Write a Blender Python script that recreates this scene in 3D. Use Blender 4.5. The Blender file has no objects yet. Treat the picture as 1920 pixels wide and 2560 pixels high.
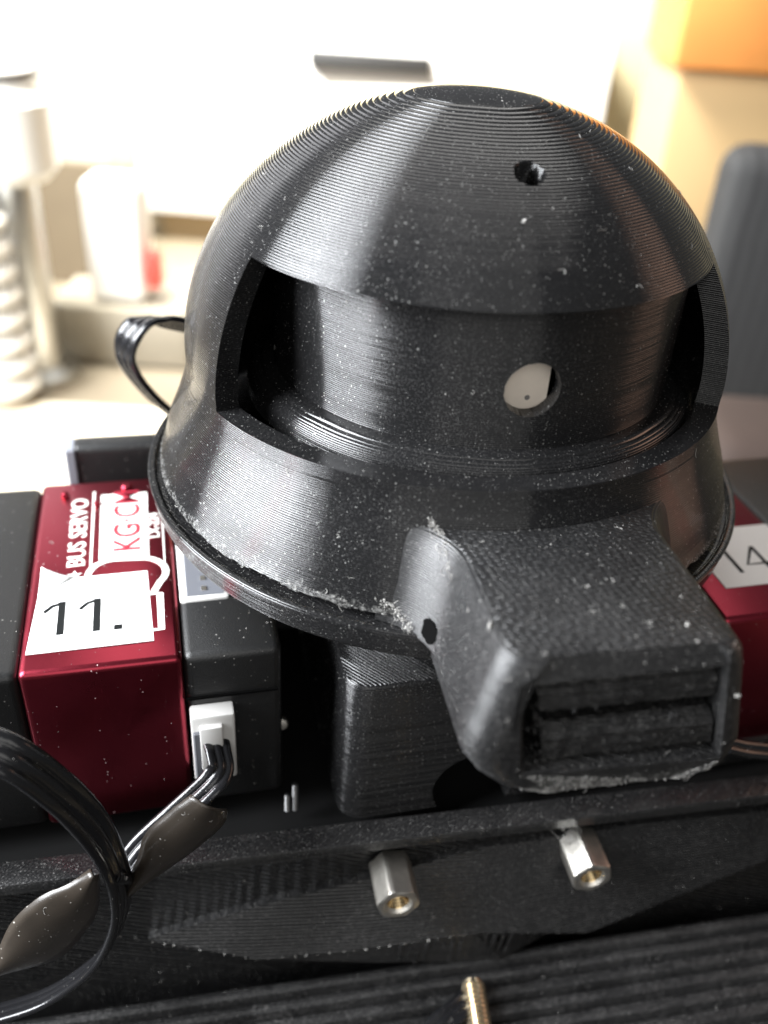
import bpy, bmesh, math, random
import numpy as np
from mathutils import Vector, Matrix
rnd = random.Random(7)
C = bpy.context.scene.collection
sc = bpy.context.scene
# 1 unit = 40 mm (the radius of the round foot of the printed head)
sc.unit_settings.scale_length = 0.04

# ------------------------------------------------------------------ camera
cd = bpy.data.cameras.new('camera'); cam = bpy.data.objects.new('camera', cd); C.objects.link(cam)
sc.camera = cam
PITCH, ROLL, CLOC = 0.58458, 0.06845, Vector((-0.18385, -2.82401, 1.59547))
F_ = Vector((0, math.cos(PITCH), -math.sin(PITCH))); R_ = Vector((1, 0, 0)); U_ = R_.cross(F_)
R2 = math.cos(ROLL) * R_ + math.sin(ROLL) * U_; U2 = -math.sin(ROLL) * R_ + math.cos(ROLL) * U_
cam.matrix_world = Matrix(((R2.x, U2.x, -F_.x, CLOC.x), (R2.y, U2.y, -F_.y, CLOC.y), (R2.z, U2.z, -F_.z, CLOC.z), (0, 0, 0, 1)))
cd.sensor_fit = 'VERTICAL'; cd.sensor_height = 36; cd.sensor_width = 27
cd.lens = 36 * 2300 / 2560
cd.clip_start = 0.01; cd.clip_end = 200
cd.dof.use_dof = True; cd.dof.focus_distance = 2.65; cd.dof.aperture_fstop = 0.60

# ------------------------------------------------------------------ light
w = bpy.data.worlds.new('World'); sc.world = w; w.use_nodes = True
bgn = w.node_tree.nodes['Background']; bgn.inputs[0].default_value = (0.93, 0.96, 1.0, 1); bgn.inputs[1].default_value = 0.15
sc.view_settings.view_transform = 'Standard'; sc.view_settings.look = 'None'; sc.view_settings.gamma = 1
sc.view_settings.exposure = 0.0

def area(name, loc, target, sx, sy, power, col):
    l = bpy.data.lights.new(name, 'AREA'); l.shape = 'RECTANGLE'; l.size = sx; l.size_y = sy; l.energy = power; l.color = col
    o = bpy.data.objects.new(name, l); C.objects.link(o); o.location = loc
    o.rotation_euler = (Vector(target) - Vector(loc)).to_track_quat('-Z', 'Y').to_euler()
    return o
def pol(az, d, z): return (d * math.cos(math.radians(az)), d * math.sin(math.radians(az)), z)
area('window_light', (-7.5, -2.4, 4.4), (0.0, -2.4, 2.2), 6.4, 7.0, 5600, (0.93, 0.96, 1.0))
area('fill_over_cabinet', (-4.0, 6.0, 7.0), (-0.8, 10.0, -1.6), 3.0, 3.0, 2000, (1.0, 0.97, 0.90)).data.spread = math.radians(95)  # added fill that overexposes the cabinet and the background
area('fill_left_back', (-8.0, 8.0, 3.5), (0, 0, 0.6), 6.0, 6.0, 240, (0.97, 0.97, 1.0))  # added fill, not a second window; greys the dome's left side
area('fill_behind', (-0.5, 7.0, 9.0), (0, -0.4, -0.6), 9.0, 6.0, 430, (1.0, 0.97, 0.93))  # added overhead fill, in place of pale wall and ceiling reflections
area('fill_front', (1.0, -9.0, 5.0), (0, 0, -0.2), 9.0, 6.0, 300, (1.0, 0.98, 0.94))  # added frontal fill that lifts the drum, the dark side and the chest
area('warm_fill_right', (7.5, 1.0, 3.0), (0.4, -0.2, 0.3), 3.0, 3.0, 80, (1.0, 0.58, 0.40))  # added fill, in place of warm reflections from things at the right

# ------------------------------------------------------------------ helpers
def link(name, me, mat=None, parent=None):
    o = bpy.data.objects.new(name, me); C.objects.link(o)
    if mat is not None:
        for m in (mat if isinstance(mat, (list, tuple)) else [mat]): me.materials.append(m)
    if parent is not None: o.parent = parent
    return o
def bm_obj(name, bm, mat, parent=None, angle=35, smooth=True):
    bmesh.ops.recalc_face_normals(bm, faces=bm.faces)
    me = bpy.data.meshes.new(name); bm.to_mesh(me); bm.free()
    if smooth:
        me.polygons.foreach_set('use_smooth', [True] * len(me.polygons))
        me.set_sharp_from_angle(angle=math.radians(angle))
    return link(name, me, mat, parent)
def pydata(name, vs, fs, mat, parent=None, angle=35, smooth=True):
    bm = bmesh.new(); bv = [bm.verts.new(v) for v in vs]
    for f in fs:
        try: bm.faces.new([bv[i] for i in f])
        except ValueError: pass
    return bm_obj(name, bm, mat, parent, angle, smooth)
def thing(name, label, cat, loc=(0, 0, 0), rz=0, group=None):
    o = bpy.data.objects.new(name, None); C.objects.link(o); o.location = loc; o.rotation_euler = (0, 0, math.radians(rz))
    o.empty_display_size = 0.1
    return tag(o, label, cat, group)
def tag(o, label, cat, group=None):
    o['label'] = label; o['category'] = cat
    if group: o['group'] = group
    return o
def box_bm(lo, hi, bev=0.0, seg=2, bm=None):
    bm = bm or bmesh.new()
    r = bmesh.ops.create_cube(bm, size=1)
    for v in r['verts']:
        v.co = Vector(((lo[i] + hi[i]) / 2 + v.co[i] * (hi[i] - lo[i]) for i in range(3)))
    if bev > 0:
        es = list({e for v in r['verts'] for e in v.link_edges})
        bmesh.ops.bevel(bm, geom=es, offset=bev, segments=seg, profile=0.5, affect='EDGES')
    return bm
def box(name, lo, hi, mat, parent=None, bev=0.0, seg=2): return bm_obj(name, box_bm(lo, hi, bev, seg), mat, parent)
def lathe_bm(prof, n=64, closed=False, wob=None):
    """prof: list of (r, z); closed -> profile loops round; ends with r == 0 become caps"""
    bm = bmesh.new(); rows = []
    for (r, z) in prof:
        if r < 1e-6: rows.append([bm.verts.new((0, 0, z))])
        else: rows.append([bm.verts.new((r * math.cos(2 * math.pi * k / n), r * math.sin(2 * math.pi * k / n), z)) for k in range(n)])
    seq = list(zip(rows[:-1], rows[1:])) + ([(rows[-1], rows[0])] if closed else [])
    for a, b in seq:
        for k in range(n):
            k2 = (k + 1) % n
            if len(a) == 1 and len(b) == 1: continue
            if len(a) == 1: bm.faces.new((a[0], b[k], b[k2]))
            elif len(b) == 1: bm.faces.new((a[k], a[k2], b[0]))
            else: bm.faces.new((a[k], a[k2], b[k2], b[k]))
    return bm
def boolean_cut(o, cutter_bm):
    me = bpy.data.meshes.new('cut'); bmesh.ops.recalc_face_normals(cutter_bm, faces=cutter_bm.faces); cutter_bm.to_mesh(me); cutter_bm.free()
    c = bpy.data.objects.new('cut', me); C.objects.link(c); c.matrix_world = o.parent.matrix_world if False else Matrix()
    par, o.parent = o.parent, None
    md = o.modifiers.new('b', 'BOOLEAN'); md.operation = 'DIFFERENCE'; md.object = c; md.solver = 'EXACT'
    bpy.context.view_layer.update()
    dg = bpy.context.evaluated_depsgraph_get()
    new = bpy.data.meshes.new_from_object(o.evaluated_get(dg)); o.modifiers.clear()
    old = o.data; nm = old.name; o.data = new; bpy.data.meshes.remove(old); new.name = nm
    o.parent = par
    bpy.data.objects.remove(c); bpy.data.meshes.remove(me)
    new.polygons.foreach_set('use_smooth', [True] * len(new.polygons)); new.set_sharp_from_angle(angle=math.radians(35))
def cyl_between(a, b, r0, r1, n=24, bm=None, noise=0.0):
    a, b = Vector(a), Vector(b); d = (b - a).normalized(); u = d.orthogonal().normalized(); v = d.cross(u)
    bm = bm or bmesh.new(); ra, rb = [], []
    for k in range(n):
        t = 2 * math.pi * k / n; e = u * math.cos(t) + v * math.sin(t); q = 1 + noise * rnd.uniform(-1, 1)
        ra.append(bm.verts.new(a + e * r0 * q)); rb.append(bm.verts.new(b + e * r1 * q))
    for k in range(n):
        k2 = (k + 1) % n; bm.faces.new((ra[k], ra[k2], rb[k2], rb[k]))
    bm.faces.new(ra[::-1]); bm.faces.new(rb)
    return bm
def catmull(pts, n=8):
    P = [Vector(p) for p in pts]; P = [P[0] * 2 - P[1]] + P + [P[-1] * 2 - P[-2]]; out = []
    for i in range(1, len(P) - 2):
        for k in range(n):
            t = k / n
            out.append(0.5 * ((2 * P[i]) + (P[i + 1] - P[i - 1]) * t + (2 * P[i - 1] - 5 * P[i] + 4 * P[i + 1] - P[i + 2]) * t * t + (3 * P[i] - P[i - 1] - 3 * P[i + 1] + P[i + 2]) * t ** 3))
    out.append(P[-2].copy()); return out

# ------------------------------------------------------------------ materials
class NT:
    def __init__(s, name):
        s.m = bpy.data.materials.new(name); s.m.use_nodes = True; s.t = s.m.node_tree; s.n = s.t.nodes; s.l = s.t.links
        s.b = s.n['Principled BSDF']
    def node(s, typ, **kw):
        nd = s.n.new(typ)
        for k, v in kw.items(): setattr(nd, k, v)
        return nd
    def put(s, sock, v):
        if isinstance(v, bpy.types.NodeSocket): s.l.new(v, sock)
        elif isinstance(v, (tuple, list)) and len(v) == 3 and sock.type == 'RGBA': sock.default_value = (*v, 1)
        else: sock.default_value = v
    def math(s, op, a, b=None, c=None):
        nd = s.node('ShaderNodeMath', operation=op); s.put(nd.inputs[0], a)
        if b is not None: s.put(nd.inputs[1], b)
        if c is not None: s.put(nd.inputs[2], c)
        return nd.outputs[0]
    def vec(s, op, a, b=None, scale=None):
        nd = s.node('ShaderNodeVectorMath', operation=op); s.put(nd.inputs[0], a)
        if b is not None: s.put(nd.inputs[1], b)
        if scale is not None: s.put(nd.inputs[3], scale)
        return nd.outputs[1] if op in ('DOT_PRODUCT', 'LENGTH') else nd.outputs[0]
    def noise(s, scale, detail=2, vector=None, rough=0.5):
        nd = s.node('ShaderNodeTexNoise'); nd.inputs['Scale'].default_value = scale; nd.inputs['Detail'].default_value = detail; nd.inputs['Roughness'].default_value = rough
        if vector is not None: s.l.new(vector, nd.inputs['Vector'])
        return nd.outputs['Fac']
    def ramp(s, fac, stops):
        nd = s.node('ShaderNodeValToRGB'); el = nd.color_ramp.elements
        while len(el) < len(stops): el.new(0.5)
        for e, (p, c) in zip(el, stops):
            e.position = p; e.color = (*c, 1) if isinstance(c, (tuple, list)) else (c, c, c, 1)
        s.l.new(fac, nd.inputs[0]); return nd.outputs[0]
    def mix(s, fac, a, b):
        nd = s.node('ShaderNodeMix', data_type='RGBA'); s.put(nd.inputs[0], fac); s.put(nd.inputs[6], a); s.put(nd.inputs[7], b); return nd.outputs[2]
    def mixf(s, fac, a, b):
        nd = s.node('ShaderNodeMix', data_type='FLOAT'); s.put(nd.inputs[0], fac); s.put(nd.inputs[2], a); s.put(nd.inputs[3], b); return nd.outputs[0]
    def set(s, **kw):
        for k, v in kw.items(): s.put(s.b.inputs[k.replace('_', ' ')], v)
        return s.m
    @property
    def pos(s):
        if not hasattr(s, '_g'): s._g = s.node('ShaderNodeNewGeometry')
        return s._g.outputs['Position']
    @property
    def nrm(s): s.pos; return s._g.outputs['Normal']

def layered(s, dirv, pitch, amp, wob=0.25):
    """normal of stacked filament beads: analytic, in world space along dirv"""
    wv = s.math('MULTIPLY', s.math('SUBTRACT', s.noise(9.0, 1, s.pos), 0.5), wob)
    c = s.math('ADD', s.math('DIVIDE', s.vec('DOT_PRODUCT', s.pos, dirv), pitch), wv)
    f = s.math('FRACT', s.math('ADD', c, 500.0)); fl = s.math('FLOOR', s.math('ADD', c, 500.0))
    wn = s.node('ShaderNodeTexWhiteNoise', noise_dimensions='1D'); s.l.new(fl, wn.inputs['W'])
    gain = s.math('MULTIPLY_ADD', wn.outputs['Value'], 0.55, 0.70)
    sl = s.math('MULTIPLY', s.math('MULTIPLY', s.math('SUBTRACT', f, 0.5), 2.0 * amp), gain)
    t = s.vec('SUBTRACT', dirv, s.vec('SCALE', s.nrm, scale=s.vec('DOT_PRODUCT', s.nrm, dirv)))
    n2 = s.vec('NORMALIZE', s.vec('ADD', s.nrm, s.vec('SCALE', t, scale=sl)))
    return n2, f, fl
def beads(s, pitch, spread=38.0, wob=0.25):
    """normal of filament beads stacked upwards: each layer shows the rounded side of its bead, and on shallow slopes its flat top too"""
    wv = s.math('MULTIPLY', s.math('SUBTRACT', s.noise(9.0, 1, s.pos), 0.5), wob)
    sp = s.node('ShaderNodeSeparateXYZ'); s.l.new(s.pos, sp.inputs[0]); sn = s.node('ShaderNodeSeparateXYZ'); s.l.new(s.nrm, sn.inputs[0])
    c = s.math('ADD', s.math('ADD', s.math('DIVIDE', sp.outputs[2], pitch), wv), 500.0)
    f, fl = s.math('FRACT', c), s.math('FLOOR', c)
    wn = s.node('ShaderNodeTexWhiteNoise', noise_dimensions='1D'); s.l.new(fl, wn.inputs['W'])
    A = s.math('MULTIPLY', s.math('MULTIPLY_ADD', wn.outputs['Value'], 0.45, 0.75), math.radians(spread))
    sl = s.math('MAXIMUM', sn.outputs[2], 0.0); inv = s.math('SUBTRACT', 1.0, sl)
    lo = s.math('MULTIPLY', s.math('MULTIPLY', A, -1.0), inv)
    hi = s.math('MULTIPLY_ADD', sl, math.radians(84), s.math('MULTIPLY', A, inv))
    p = s.math('DIVIDE', 1.0, s.math('MULTIPLY_ADD', sl, 1.2, 1.0))
    al = s.math('MULTIPLY_ADD', s.math('SUBTRACT', hi, lo), s.math('POWER', f, p), lo)
    flat = s.node('ShaderNodeCombineXYZ'); s.l.new(sn.outputs[0], flat.inputs[0]); s.l.new(sn.outputs[1], flat.inputs[1])
    rad = s.vec('NORMALIZE', flat.outputs[0]); upv = s.node('ShaderNodeCombineXYZ'); s.l.new(s.math('SINE', al), upv.inputs[2])
    n = s.vec('NORMALIZE', s.vec('ADD', s.vec('SCALE', rad, scale=s.math('COSINE', al)), upv.outputs[0]))
    mx = s.node('ShaderNodeMix', data_type='VECTOR'); s.put(mx.inputs[0], s.math('GREATER_THAN', s.math('ABSOLUTE', sn.outputs[2]), 0.982)); s.put(mx.inputs[4], n); s.put(mx.inputs[5], s.nrm)
    return mx.outputs[1], f, fl
def dust_spots(s, scale, size, prob):
    v = s.node('ShaderNodeTexVoronoi', feature='F1'); v.inputs['Scale'].default_value = scale; s.l.new(s.pos, v.inputs['Vector'])
    sep = s.node('ShaderNodeSeparateColor'); s.l.new(v.outputs['Color'], sep.inputs[0])
    r = s.math('MULTIPLY', sep.outputs[0], size)
    return s.math('MULTIPLY', s.math('LESS_THAN', v.outputs['Distance'], r), s.math('LESS_THAN', sep.outputs[1], prob))

def printed(name, pitch=0.0060, amp=0.66, base=0.0085, rough=0.09, dirv=(0, 0, 1), top_dir=None, top_pitch=0.011, top_amp=0.5, dust=0.17, dusty_low=None, cross=0.0, film_amt=1.0, wob=0.25):
    s = NT(name)
    if dirv == (0, 0, 1): n, f, fl = beads(s, pitch, amp * 56.0)
    else: n, f, fl = layered(s, dirv, pitch, amp, wob)
    if top_dir is not None:
        nt, f2, fl2 = layered(s, top_dir, top_pitch, top_amp, 0.6)
        if cross:       # the nozzle's dashes along each line
            td = (top_dir[1], -top_dir[0], 0); cc = s.math('DIVIDE', s.vec('DOT_PRODUCT', s.pos, td), 0.027)
            w2 = s.node('ShaderNodeTexWhiteNoise', noise_dimensions='1D'); s.l.new(fl2, w2.inputs['W'])
            ph = s.math('ADD', s.math('MULTIPLY', w2.outputs['Value'], 0.35), s.math('ADD', cc, s.math('MULTIPLY', fl2, 0.42)))
            wv2 = s.math('MULTIPLY', s.math('SINE', s.math('MULTIPLY', ph, 6.2832)), cross)
            nt = s.vec('NORMALIZE', s.vec('ADD', nt, s.vec('SCALE', td, scale=wv2)))
        sep = s.node('ShaderNodeSeparateXYZ'); s.l.new(s.nrm, sep.inputs[0])
        up = s.math('GREATER_THAN', sep.outputs[2], 0.93)
        mx = s.node('ShaderNodeMix', data_type='VECTOR'); s.put(mx.inputs[0], up); s.put(mx.inputs[4], n); s.put(mx.inputs[5], nt); n = mx.outputs[1]
    film = s.ramp(s.noise(5.0, 5, s.pos, 0.6), [(0.35, 0.0), (0.75, 1.0)])
    fine = s.ramp(s.noise(160.0, 2, s.pos, 0.7), [(0.50, 0.0), (0.72, 1.0)])
    sp = s.math('MAXIMUM', dust_spots(s, 95.0, 0.26, dust), dust_spots(s, 190.0, 0.34, dust))
    dm = s.math('MULTIPLY', s.math('MULTIPLY_ADD', film, 0.7, 0.3), fine)
    colr = s.mix(s.math('MULTIPLY', dm, 0.10 * film_amt), (base, base, base * 1.04), (0.34, 0.33, 0.32))
    fac = s.math('MULTIPLY', sp, 0.42)
    if dusty_low is not None:      # lint packed along the torn lower edge of the print
        sep2 = s.node('ShaderNodeSeparateXYZ'); s.l.new(s.pos, sep2.inputs[0])
        edge = s.math('ADD', sep2.outputs[2], s.math('MULTIPLY', s.math('SUBTRACT', s.noise(22, 4, s.pos, 0.7), 0.5), 0.10))
        lo = s.math('MULTIPLY', s.math('LESS_THAN', edge, dusty_low), s.ramp(s.noise(70, 3, s.pos, 0.7), [(0.42, 0.0), (0.75, 0.5)]))
        fac = s.math('MAXIMUM', fac, lo)
    colr = s.mix(fac, colr, (0.30, 0.295, 0.28))
    rg = s.math('ADD', s.mixf(fac, rough, 0.8), s.math('MULTIPLY', film, 0.07 * film_amt))
    s.set(Base_Color=colr, Roughness=rg, Normal=n, IOR=1.5)
    return s.m
def plain(name, col, rough=0.5, metal=0.0, var=0.0, scale=8.0, bump=0.0, bscale=60.0, **kw):
    s = NT(name)
    c = col
    if var: c = s.mix(s.noise(scale, 4, s.pos, 0.6), tuple(x * (1 - var) for x in col), tuple(min(1, x * (1 + var)) for x in col))
    s.set(Base_Color=c, Roughness=rough, Metallic=metal, **kw)
    if bump:
        b = s.node('ShaderNodeBump'); b.inputs['Strength'].default_value = bump; b.inputs['Distance'].default_value = 0.004
        s.l.new(s.noise(bscale, 3, s.pos), b.inputs['Height']); s.l.new(b.outputs[0], s.b.inputs['Normal'])
    return s.m
HY = 12.5                                   # the whole robot stands turned by about this angle
ca, sa = math.cos(math.radians(HY)), math.sin(math.radians(HY))
M = {}
M['shell'] = printed('printed_black_shell', dusty_low=0.052)
M['drum'] = printed('printed_black_drum', dust=0.12, rough=0.15, film_amt=1.3)
M['snout'] = printed('printed_black_snout', amp=0.6, rough=0.27, film_amt=2.2, top_dir=(0.30, 0.954, 0), top_pitch=0.0125, top_amp=0.56, dusty_low=-0.130, cross=0.20)
M['disc'] = printed('printed_black_disc', dust=0.3, top_dir=(0.7, 0.714, 0), top_amp=0.25)
M['chest'] = printed('printed_black_chest', amp=0.8, rough=0.24, film_amt=2.4, dust=0.45, top_dir=(0.8, -0.6, 0), top_amp=0.35)
M['slope'] = printed('printed_black_slope', pitch=0.0125, amp=0.16, rough=0.3, dust=0.3, wob=0.03, dirv=(0.216, -0.976, 0), film_amt=4.5)
M['boss'] = printed('printed_black_boss', pitch=0.0125, amp=0.85, rough=0.27, film_amt=2.6, dust=0.4)
M['recess'] = printed('printed_black_recess', pitch=0.021, amp=0.9, rough=0.26, film_amt=2.0, dust=0.35, dirv=(0.40, 0.09, 0.912))
M['neck'] = printed('printed_black_neck', amp=0.7, rough=0.18, top_dir=(0.6, 0.8, 0), top_amp=0.9)
def case_mat():
    s = NT('black_servo_case')
    sp = dust_spots(s, 70.0, 0.22, 0.35)
    b = s.node('ShaderNodeBump'); b.inputs['Strength'].default_value = 0.35; b.inputs['Distance'].default_value = 0.003
    s.l.new(s.noise(220, 2, s.pos), b.inputs['Height'])
    s.set(Base_Color=s.mix(s.math('MULTIPLY', sp, 0.5), (0.008, 0.008, 0.008), (0.3, 0.29, 0.27)), Roughness=0.42, Normal=b.outputs[0]); return s.m
M['case'] = case_mat()
def red_mat():
    s = NT('red_anodised_aluminium')
    sp = dust_spots(s, 60.0, 0.16, 0.3)
    g = s.noise(400, 1, s.pos)
    s.set(Base_Color=s.mix(s.math('MULTIPLY', sp, 0.6), s.mix(g, (0.25, 0.026, 0.042), (0.32, 0.036, 0.055)), (0.6, 0.5, 0.5)),
          Metallic=s.math('SUBTRACT', 1.0, s.math('MULTIPLY', sp, 0.8)), Roughness=s.math('ADD', s.math('MULTIPLY_ADD', g, 0.08, 0.20), s.math('MULTIPLY', s.noise(7, 5, s.pos, 0.7), 0.14))); return s.m
M['red'] = red_mat()
M['print'] = plain('white_print', (0.78, 0.76, 0.72), 0.5)
M['redink'] = plain('red_print', (0.30, 0.012, 0.03), 0.45)
M['paper'] = plain('sticker_paper', (0.86, 0.86, 0.85), 0.55, var=0.03, scale=20)
M['ink'] = plain('black_ink', (0.010, 0.011, 0.011), 0.8, Specular_IOR_Level=0.1)
M['nickel'] = plain('nickel_plated_brass', (0.66, 0.63, 0.57), 0.40, 1.0, var=0.28, scale=22, bump=0.25, bscale=55)
M['dull'] = plain('dull_steel', (0.11, 0.11, 0.11), 0.4, 1.0)
M['bore'] = plain('bare_brass_thread', (0.66, 0.50, 0.28), 0.22, 1.0, var=0.2, scale=30)
M['screw'] = plain('yellow_zinc_steel', (0.72, 0.60, 0.42), 0.24, 1.0, var=0.3, scale=26)
M['cable'] = plain('black_cable_jacket', (0.010, 0.010, 0.011), 0.17, var=0.2, scale=40, bump=0.15, bscale=90)
M['copper'] = plain('copper_strand', (0.75, 0.30, 0.14), 0.3, 1.0)
M['white_plastic'] = plain('white_connector_nylon', (0.55, 0.54, 0.52), 0.38)
M['grey_plastic'] = plain('grey_connector_nylon', (0.12, 0.125, 0.14), 0.4)
def film_mat():
    s = NT('brown_shrink_film')
    sp = dust_spots(s, 70.0, 0.20, 0.2); n = s.noise(9, 4, s.pos)
    s.set(Base_Color=s.mix(s.math('MULTIPLY', sp, 0.6), s.mix(n, (0.016, 0.013, 0.010), (0.045, 0.036, 0.028)), (0.5, 0.48, 0.44)), Roughness=0.33, Alpha=0.93); return s.m
M['film'] = film_mat()
M['lint'] = plain('lint', (0.36, 0.35, 0.33), 0.85)
M['card'] = plain('aged_white_card', (0.88, 0.78, 0.67), 0.6, var=0.12, scale=14)
M['matte'] = plain('matte_black_plastic', (0.006, 0.006, 0.006), 0.85, Specular_IOR_Level=0.15)
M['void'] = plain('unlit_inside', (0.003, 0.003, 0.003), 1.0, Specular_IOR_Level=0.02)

# ------------------------------------------------------------------ setting: desk and back wall (far out of focus)
desk_m = NT('desk_laminate'); desk_m.set(Base_Color=desk_m.mix(desk_m.noise(0.55, 4, desk_m.pos, 0.6), (0.12, 0.09, 0.055), (0.36, 0.31, 0.23)), Roughness=0.45)
box('desk', (-30, -12, -3.1), (30, 30, -2.6), desk_m.m)['kind'] = 'structure'
box('added_shade_mat', (-6, -9, -2.6), (4.5, 1.6, -2.592), plain('shade_mat_black', (0.015, 0.015, 0.016), 0.9, Specular_IOR_Level=0.1))['kind'] = 'structure'  # added unseen sheet, keeps the lit desk from reflecting in the red metal
box('wall', (-30, 13.0, -2.6), (30, 13.4, 1.7), plain('cream_wall_paint', (0.80, 0.70, 0.45), 0.7, var=0.06, scale=0.4))['kind'] = 'structure'

# ------------------------------------------------------------------ the printed head
head = thing('printed_head', 'black printed domed robot head with a wide eye slot, one white eye and a snout', 'robot head', (0, 0, 0), HY)
def outer_r(z):
    if z >= 0.43: return 0.857 * math.sqrt(max(0.0, 1 - ((z - 0.40) / 0.776) ** 2))
    zs = [0.03, 0.08, 0.144, 0.226, 0.31, 0.374, 0.43]; rs = [0.958, 0.943, 0.925, 0.893, 0.864, 0.8555, 0.8565]
    k = max(i for i in range(len(zs) - 1) if z >= zs[i] - 1e-9); h = zs[k + 1] - zs[k]; t = (z - zs[k]) / h
    def m(i):
        if i == 0: return (rs[1] - rs[0]) / (zs[1] - zs[0])
        if i == len(zs) - 1: return -0.043
        return (rs[i + 1] - rs[i - 1]) / (zs[i + 1] - zs[i - 1])
    return (2*t**3-3*t*t+1)*rs[k] + (t**3-2*t*t+t)*h*m(k) + (-2*t**3+3*t*t)*rs[k+1] + (t**3-t*t)*h*m(k+1)
Z_FL, Z_LIP, TH = 0.374, 0.800, 0.07
def shell_mesh():
    zo = [0.03 + (Z_FL - 0.03) * i / 18 for i in range(18)] + [Z_FL + (Z_LIP - Z_FL) * i / 20 for i in range(20)]
    O = [(outer_r(z), z) for z in zo]; I = [(outer_r(z) - TH, z) for z in zo]
    p0 = math.asin((Z_LIP - 0.4) / 0.776); p1 = math.acos(0.17 / 0.857)
    q0 = math.asin((Z_LIP - 0.4) / 0.706); q1 = math.acos(0.12 / 0.787)
    for i in range(49):
        t = i / 48; a = p0 + (p1 - p0) * t; b = q0 + (q1 - q0) * t
        O.append((0.857 * math.cos(a), 0.4 + 0.776 * math.sin(a))); I.append((0.787 * math.cos(b), 0.4 + 0.706 * math.sin(b)))
    iF, iL = 18, 38
    for rr_ in (0.14, 0.10, 0.06, 0.025): O.append((rr_, O[48 + 38][1] + 0.013 * (1 - (rr_ / 0.17) ** 2)) if False else (rr_, 0.4 + 0.776 * math.sin(p1) + 0.013 * (1 - (rr_ / 0.17) ** 2))); I.append((rr_ * 0.7, 0.4 + 0.706 * math.sin(q1) + 0.01 * (1 - (rr_ / 0.17) ** 2)))
    aL, aR = -154.5, -31.0
    A = [aL + (aR - aL) * i / 120 for i in range(120)] + [aR + (360 - (aR - aL)) * i / 216 for i in range(216)]
    n = len(A); bm = bmesh.new()
    # the torn lower edge: each column ends a little higher or lower
    jag = []
    x = 0
    for k in range(n):
        x = 0.7 * x + rnd.uniform(-1, 1) * 0.006; jag.append(x)
    def ring(prof, j, low):
        out = []
        for k, a in enumerate(A):
            r, z = prof[j]
            if j == 0: z += low[k]
            out.append(bm.verts.new((r * math.cos(math.radians(a)), r * math.sin(math.radians(a)), z)))
        return out
    VO = [ring(O, j, jag) for j in range(len(O))]; VI = [ring(I, j, jag) for j in range(len(I))]
    inslot = lambda j, k: iF <= j < iL and k < 120
    for j in range(len(O) - 1):
        for k in range(n):
            if inslot(j, k): continue
            k2 = (k + 1) % n
            bm.faces.new((VO[j][k], VO[j][k2], VO[j + 1][k2], VO[j + 1][k]))
            bm.faces.new((VI[j][k2], VI[j][k], VI[j + 1][k], VI[j + 1][k2]))
    for k in range(n):
        k2 = (k + 1) % n
        bm.faces.new((VO[0][k2], VO[0][k], VI[0][k], VI[0][k2]))
        if k < 120:
            bm.faces.new((VO[iF][k], VO[iF][k2], VI[iF][k2], VI[iF][k]))
            bm.faces.new((VO[iL][k2], VO[iL][k], VI[iL][k], VI[iL][k2]))
    for j in range(iF, iL):
        bm.faces.new((VO[j][0], VO[j + 1][0], VI[j + 1][0], VI[j][0]))
        bm.faces.new((VO[j + 1][120], VO[j][120], VI[j][120], VI[j + 1][120]))
    bm.faces.new(VO[-1]); bm.faces.new(VI[-1][::-1])
    return bm
shell = bm_obj('dome', shell_mesh(), M['shell'], head)
def h2l(p):       # world point -> head frame
    return Vector((p[0] * ca + p[1] * sa, -p[0] * sa + p[1] * ca, p[2]))
hp = h2l((0.119, -0.441, 1.054)); hn = Vector((hp.x / 0.734, hp.y / 0.734, (hp.z - 0.4) / 0.602)).normalized()
hn = (hn + Vector((-0.12, -0.2, 0.1))).normalized()
cut = cyl_between(hp + hn * 0.05, hp - hn * 0.2, 0.043, 0.034, 22, noise=0.06)
boolean_cut(shell, cut)

# inner drum with its fillet ring, the eye hole and the eye
DX, DY = h2l((0.052, -0.045, 0)).x, h2l((0.052, -0.045, 0)).y
drum = bm_obj('eye_drum', lathe_bm([(0.623, 0.30), (0.623, 0.83), (0.578, 0.83), (0.578, 0.30)], 200, closed=True), M['drum'], head)
for v in drum.data.vertices: v.co.x += DX; v.co.y += DY
eaz = math.radians(-78.2 - HY); en = Vector((math.cos(eaz), math.sin(eaz), 0)); eu = Vector((-math.sin(eaz), math.cos(eaz), 0))
ec = Vector((DX, DY, 0.566)) + en * 0.623
boolean_cut(drum, cyl_between(ec + en * 0.06, ec - en * 0.2, 0.079, 0.070, 40, noise=0.015))
ring = bm_obj('drum_foot', lathe_bm([(0.624, 0.392), (0.650, 0.389), (0.676, 0.382), (0.694, 0.372), (0.704, 0.356), (0.708, 0.335), (0.710, 0.30), (0.624, 0.30)], 200, closed=True), M['drum'], head, angle=50)
for v in ring.data.vertices: v.co.x += DX; v.co.y += DY
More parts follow.
